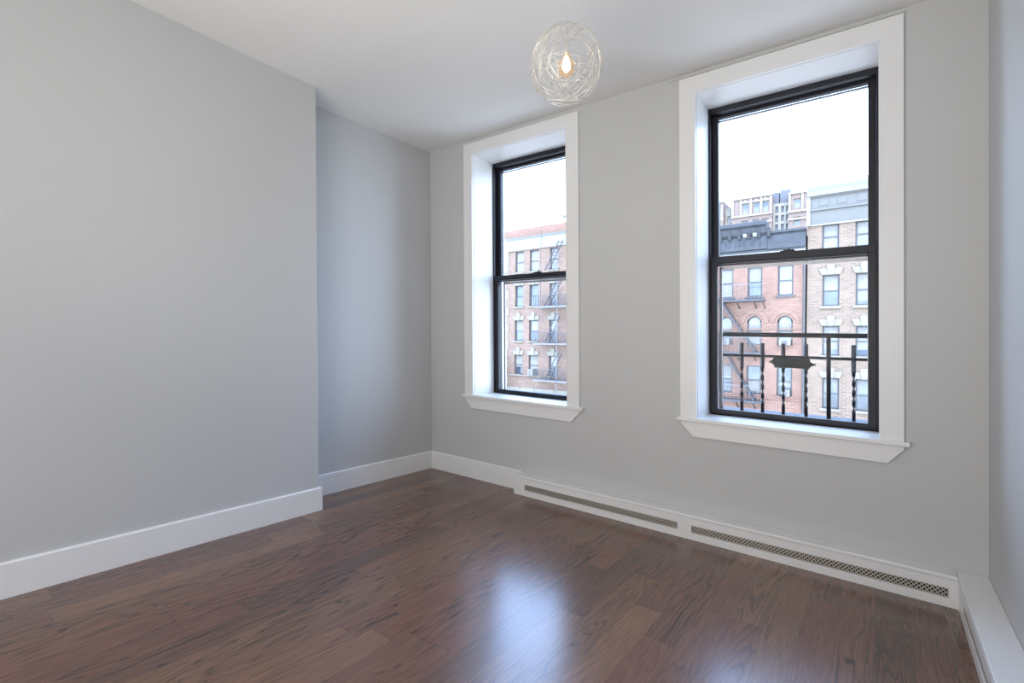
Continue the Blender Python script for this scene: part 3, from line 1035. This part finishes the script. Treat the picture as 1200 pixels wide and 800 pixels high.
# ---- rose brick building with quoins and a fire escape, seen through the left window
t = empty('brick_building', (-17, FY, GZ))
tag(t, 'rose brick corner building with white window heads, seen through the window nearer the corner', 'building')
wcols = [(-19.34, -18.56), (-18.0, -17.18), (-16.2, -15.46), (-14.3, -13.5), (-12.6, -11.8), (-10.9, -10.1)]
rows = [(6.32, 7.90), (3.70, 5.32), (1.10, 2.66), (-1.44, 0.04), (-4.2, -2.95)]
holes = [(a, b, z0, z1) for a, b in wcols for z0, z1 in rows]
facade_wall(-20.95, -9.7, GZ, 9.62, holes).build('wall', ROSE, t)
for i, h in enumerate(holes):
    ri = i % 5
    if ri == 0:
        far_window(t, h, GREYF, PANE_L, PANE_L, curtain=0.85)
    elif ri == 1:
        far_window(t, h, GREYF, PANE_B, PANE_B, curtain=0.8 if i // 5 == 2 else 0)
    elif ri == 2:
        far_window(t, h, GREYF, PANE_L, PANE_B, curtain=0.45 if i // 5 == 0 else 0)
    elif ri == 3:
        far_window(t, h, GREYF, PANE_L, PANE_L if i // 5 == 1 else PANE_D, curtain=0.62 if i // 5 < 2 else 0)
    else:
        far_window(t, h, GREYF, PANE_B, PANE_D)
    if ri:
        keystone_lintel(t, h[0], h[1], h[3] + 0.02, CREAM, h=0.3, flare=0.14, key=0.25)
    ledge(t, h[0], h[1], h[2], CREAM, h=0.09)
m = MB()
for k in range(30):
    z = 6.3 - k * 0.66
    if k % 2 == 0:
        m.box(-20.98, -19.92, FY - 0.05, FY + 0.3, z - 0.62, z)
    else:
        m.box(-20.98, -20.25, FY - 0.05, FY + 0.3, z - 0.62, z)
m.build('corner_quoins', CREAM, t)
MB().box(-21.0, -20.0, FY - 0.06, FY + 0.3, 6.35, 9.0).build('corner_pier', WHITEP, t)
m = MB()
m.prism([(FY, 7.98), (FY - 0.1, 7.98), (FY - 0.14, 8.2), (FY - 0.2, 8.75), (FY - 0.4, 8.92), (FY + 0.1, 8.92), (FY + 0.1, 7.98)], 0, -20.05, -9.7)
m.build('cornice', WHITEP, t)
MB().box(-20.05, -9.7, FY - 0.05, FY + 0.4, 8.92, 9.62).build('parapet', RED, t)
ledge(t, -19.8, -16.9, -1.46, CREAM, h=0.09, out=0.1, name='string_course')
MB().box(-20.9, -9.7, FY - 0.1, FY + 0.02, -2.82, -2.42).build('stone_band', CREAM, t)

t = empty('fire_escape', (-15, FY - 0.5, 0.9))
tag(t, 'lavender grey fire escape with zigzag stairs on the rose brick front', 'fire escape')
for z in (3.56, 0.92, -1.72):
    m = MB()
    m.box(-17.0, -13.2, FY - 0.90, FY - 0.84, z - 0.07, z + 0.05)
    m.box(-17.0, -13.2, FY - 0.06, FY, z - 0.07, z + 0.05)
    for k in range(11):
        m.box(-17.0, -13.2, FY - 0.80 + 0.07 * k, FY - 0.77 + 0.07 * k, z - 0.02, z)
    m.build('platform', PALE_ESC, t)
    m = MB()
    m.box(-17.0, -13.2, FY - 0.89, FY - 0.86, z + 0.78, z + 0.82)
    for k in range(26):
        x = -17.0 + 3.75 * k / 25
        m.bar((x, FY - 0.87, z), (x, FY - 0.87, z + 0.8), 0.022)
    for k in range(9):                       # scrolls
        x = -16.9 + 0.42 * k
        m.tube([(x + 0.13 * math.cos(a), FY - 0.87, z + 0.4 + 0.22 * math.sin(a)) for a in [2 * PI * j / 10 for j in range(10)]], 0.014, 4, True)
    m.build('railing', ESC, t)
for (xa, za, xb, zb) in ((-14.9, 5.55, -16.05, 3.62), (-15.1, 2.95, -15.95, 0.98), (-14.9, 0.30, -15.9, -1.68), (-14.9, 8.2, -16.05, 6.2)):
    m = MB()
    for s in (-0.19, 0.19):
        m.bar((xa + s, FY - 0.62, za), (xb + s, FY - 0.62, zb), 0.055, 0.055, (0, 1, 0))
    for k in range(9):
        q = (k + 0.5) / 9
        x, z = xa + (xb - xa) * q, za + (zb - za) * q
        m.box(x - 0.19, x + 0.19, FY - 0.66, FY - 0.58, z - 0.02, z + 0.02)
    m.build('stair', ESC, t)
m = MB()
for x in (-15.0, -13.6):
    m.box(x - 0.025, x + 0.025, FY - 0.90, FY - 0.85, -8, 6.4)
m.build('support_post', PALE_ESC, t)

# the dark neighbour just left of it
t = empty('brick_building', (-22.5, FY - 1.6, GZ))
tag(t, 'low dark brick building edge at the bottom left of the window nearer the corner', 'building')
m = facade_wall(-26.0, -20.15, GZ, -0.28, [(-22.3, -21.5, -3.0, -1.5)], y=FY - 1.6, depth=1.45)
m.build('wall', brick('dark_brick', (0.055, 0.04, 0.045), (0.045, 0.033, 0.038), (0.07, 0.06, 0.06)), t)
MB().box(-26.0, -20.10, FY - 1.65, FY - 0.12, -0.28, -0.12).build('coping', CREAM, t)
far_window(t, (-22.3, -21.5, -3.0, -1.5), GREYF, PANE_B, PANE_D, y=FY - 1.6)

# roof antennas on the rose building
ants = [(-17.45, 10.45, 'short thin roof antenna, leftmost on the rose brick building'), (-16.30, 10.05, 'thin roof antenna second from the left, rising behind the hanging cable'),
        (-15.85, 9.95, 'lowest thin roof antenna, between two taller ones on the rose roof'), (-15.15, 10.15, 'roof antenna with a small dish, rightmost on the rose roof')]
for k, (x, z, lb) in enumerate(ants):
    t = empty('roof_antenna', (x, FY + 0.2, 9.62))
    tag(t, lb, 'antenna', 'antennas on the rose brick roof')
    m = MB()
    m.tube([(x, FY + 0.2, 9.62), (x, FY + 0.2, z)], 0.035, 6)
    m.build('mast', PALE_ESC, t)
    m = MB()
    if k == 3:
        m.lathe([(0.03, z - 0.14), (0.16, z - 0.1), (0.17, z), (0.10, z + 0.04)], x, FY + 0.2, 10)
        m.build('dish', PALE_ESC, t)
    else:
        for j in range(2):
            m.bar((x - 0.18 + 0.05 * j, FY + 0.2, z - 0.06 - 0.12 * j), (x + 0.18 - 0.05 * j, FY + 0.2, z - 0.06 - 0.12 * j), 0.02)
        m.build('crossbar', PALE_ESC, t)
o = MB().tube([(-16.62, FY - 0.43, 9.75), (-16.64, FY - 0.46, 8.9), (-16.75, FY - 0.42, 7.9), (-16.72, FY - 0.4, 6.3), (-16.80, FY - 0.3, 4.4)], 0.018, 5).build('hanging_cable', GREYF)
tag(o, 'thin cable hanging from the rose roof past its white cornice', 'cable')

# air conditioners sitting in windows of the red building


def air_conditioner(x0, x1, z0, z1, label, y=FY):
    t = empty('air_conditioner', ((x0 + x1) / 2, y - 0.15, z0))
    tag(t, label, 'air conditioner', 'window air conditioners across the street')
    MB().box(x0, x1, y - 0.34, y + 0.12, z0, z1).build('housing', PLASTIC, t, bevel=0.015)
    m = MB()
    n = 6
    for k in range(n):
        z = z0 + 0.05 + (z1 - z0 - 0.1) * k / (n - 1)
        m.box(x0 + (x1 - x0) * 0.22, x1 - (x1 - x0) * 0.22, y - 0.352, y - 0.34, z - 0.012, z + 0.012)
    m.build('vent_grille', GREYF, t)


air_conditioner(-1.27, -0.73, 1.03, 1.33, 'white air conditioner in the arched window nearest the drainpipe')
air_conditioner(-1.10, -0.75, -1.71, -1.36, 'white air conditioner below the arched windows, near the drainpipe')
air_conditioner(-4.28, -3.80, 1.03, 1.36, 'small air conditioner in the arched window behind the upper stair')
air_conditioner(-17.86, -17.40, -1.43, -0.98, 'white air conditioner in the rose building above its stone band')

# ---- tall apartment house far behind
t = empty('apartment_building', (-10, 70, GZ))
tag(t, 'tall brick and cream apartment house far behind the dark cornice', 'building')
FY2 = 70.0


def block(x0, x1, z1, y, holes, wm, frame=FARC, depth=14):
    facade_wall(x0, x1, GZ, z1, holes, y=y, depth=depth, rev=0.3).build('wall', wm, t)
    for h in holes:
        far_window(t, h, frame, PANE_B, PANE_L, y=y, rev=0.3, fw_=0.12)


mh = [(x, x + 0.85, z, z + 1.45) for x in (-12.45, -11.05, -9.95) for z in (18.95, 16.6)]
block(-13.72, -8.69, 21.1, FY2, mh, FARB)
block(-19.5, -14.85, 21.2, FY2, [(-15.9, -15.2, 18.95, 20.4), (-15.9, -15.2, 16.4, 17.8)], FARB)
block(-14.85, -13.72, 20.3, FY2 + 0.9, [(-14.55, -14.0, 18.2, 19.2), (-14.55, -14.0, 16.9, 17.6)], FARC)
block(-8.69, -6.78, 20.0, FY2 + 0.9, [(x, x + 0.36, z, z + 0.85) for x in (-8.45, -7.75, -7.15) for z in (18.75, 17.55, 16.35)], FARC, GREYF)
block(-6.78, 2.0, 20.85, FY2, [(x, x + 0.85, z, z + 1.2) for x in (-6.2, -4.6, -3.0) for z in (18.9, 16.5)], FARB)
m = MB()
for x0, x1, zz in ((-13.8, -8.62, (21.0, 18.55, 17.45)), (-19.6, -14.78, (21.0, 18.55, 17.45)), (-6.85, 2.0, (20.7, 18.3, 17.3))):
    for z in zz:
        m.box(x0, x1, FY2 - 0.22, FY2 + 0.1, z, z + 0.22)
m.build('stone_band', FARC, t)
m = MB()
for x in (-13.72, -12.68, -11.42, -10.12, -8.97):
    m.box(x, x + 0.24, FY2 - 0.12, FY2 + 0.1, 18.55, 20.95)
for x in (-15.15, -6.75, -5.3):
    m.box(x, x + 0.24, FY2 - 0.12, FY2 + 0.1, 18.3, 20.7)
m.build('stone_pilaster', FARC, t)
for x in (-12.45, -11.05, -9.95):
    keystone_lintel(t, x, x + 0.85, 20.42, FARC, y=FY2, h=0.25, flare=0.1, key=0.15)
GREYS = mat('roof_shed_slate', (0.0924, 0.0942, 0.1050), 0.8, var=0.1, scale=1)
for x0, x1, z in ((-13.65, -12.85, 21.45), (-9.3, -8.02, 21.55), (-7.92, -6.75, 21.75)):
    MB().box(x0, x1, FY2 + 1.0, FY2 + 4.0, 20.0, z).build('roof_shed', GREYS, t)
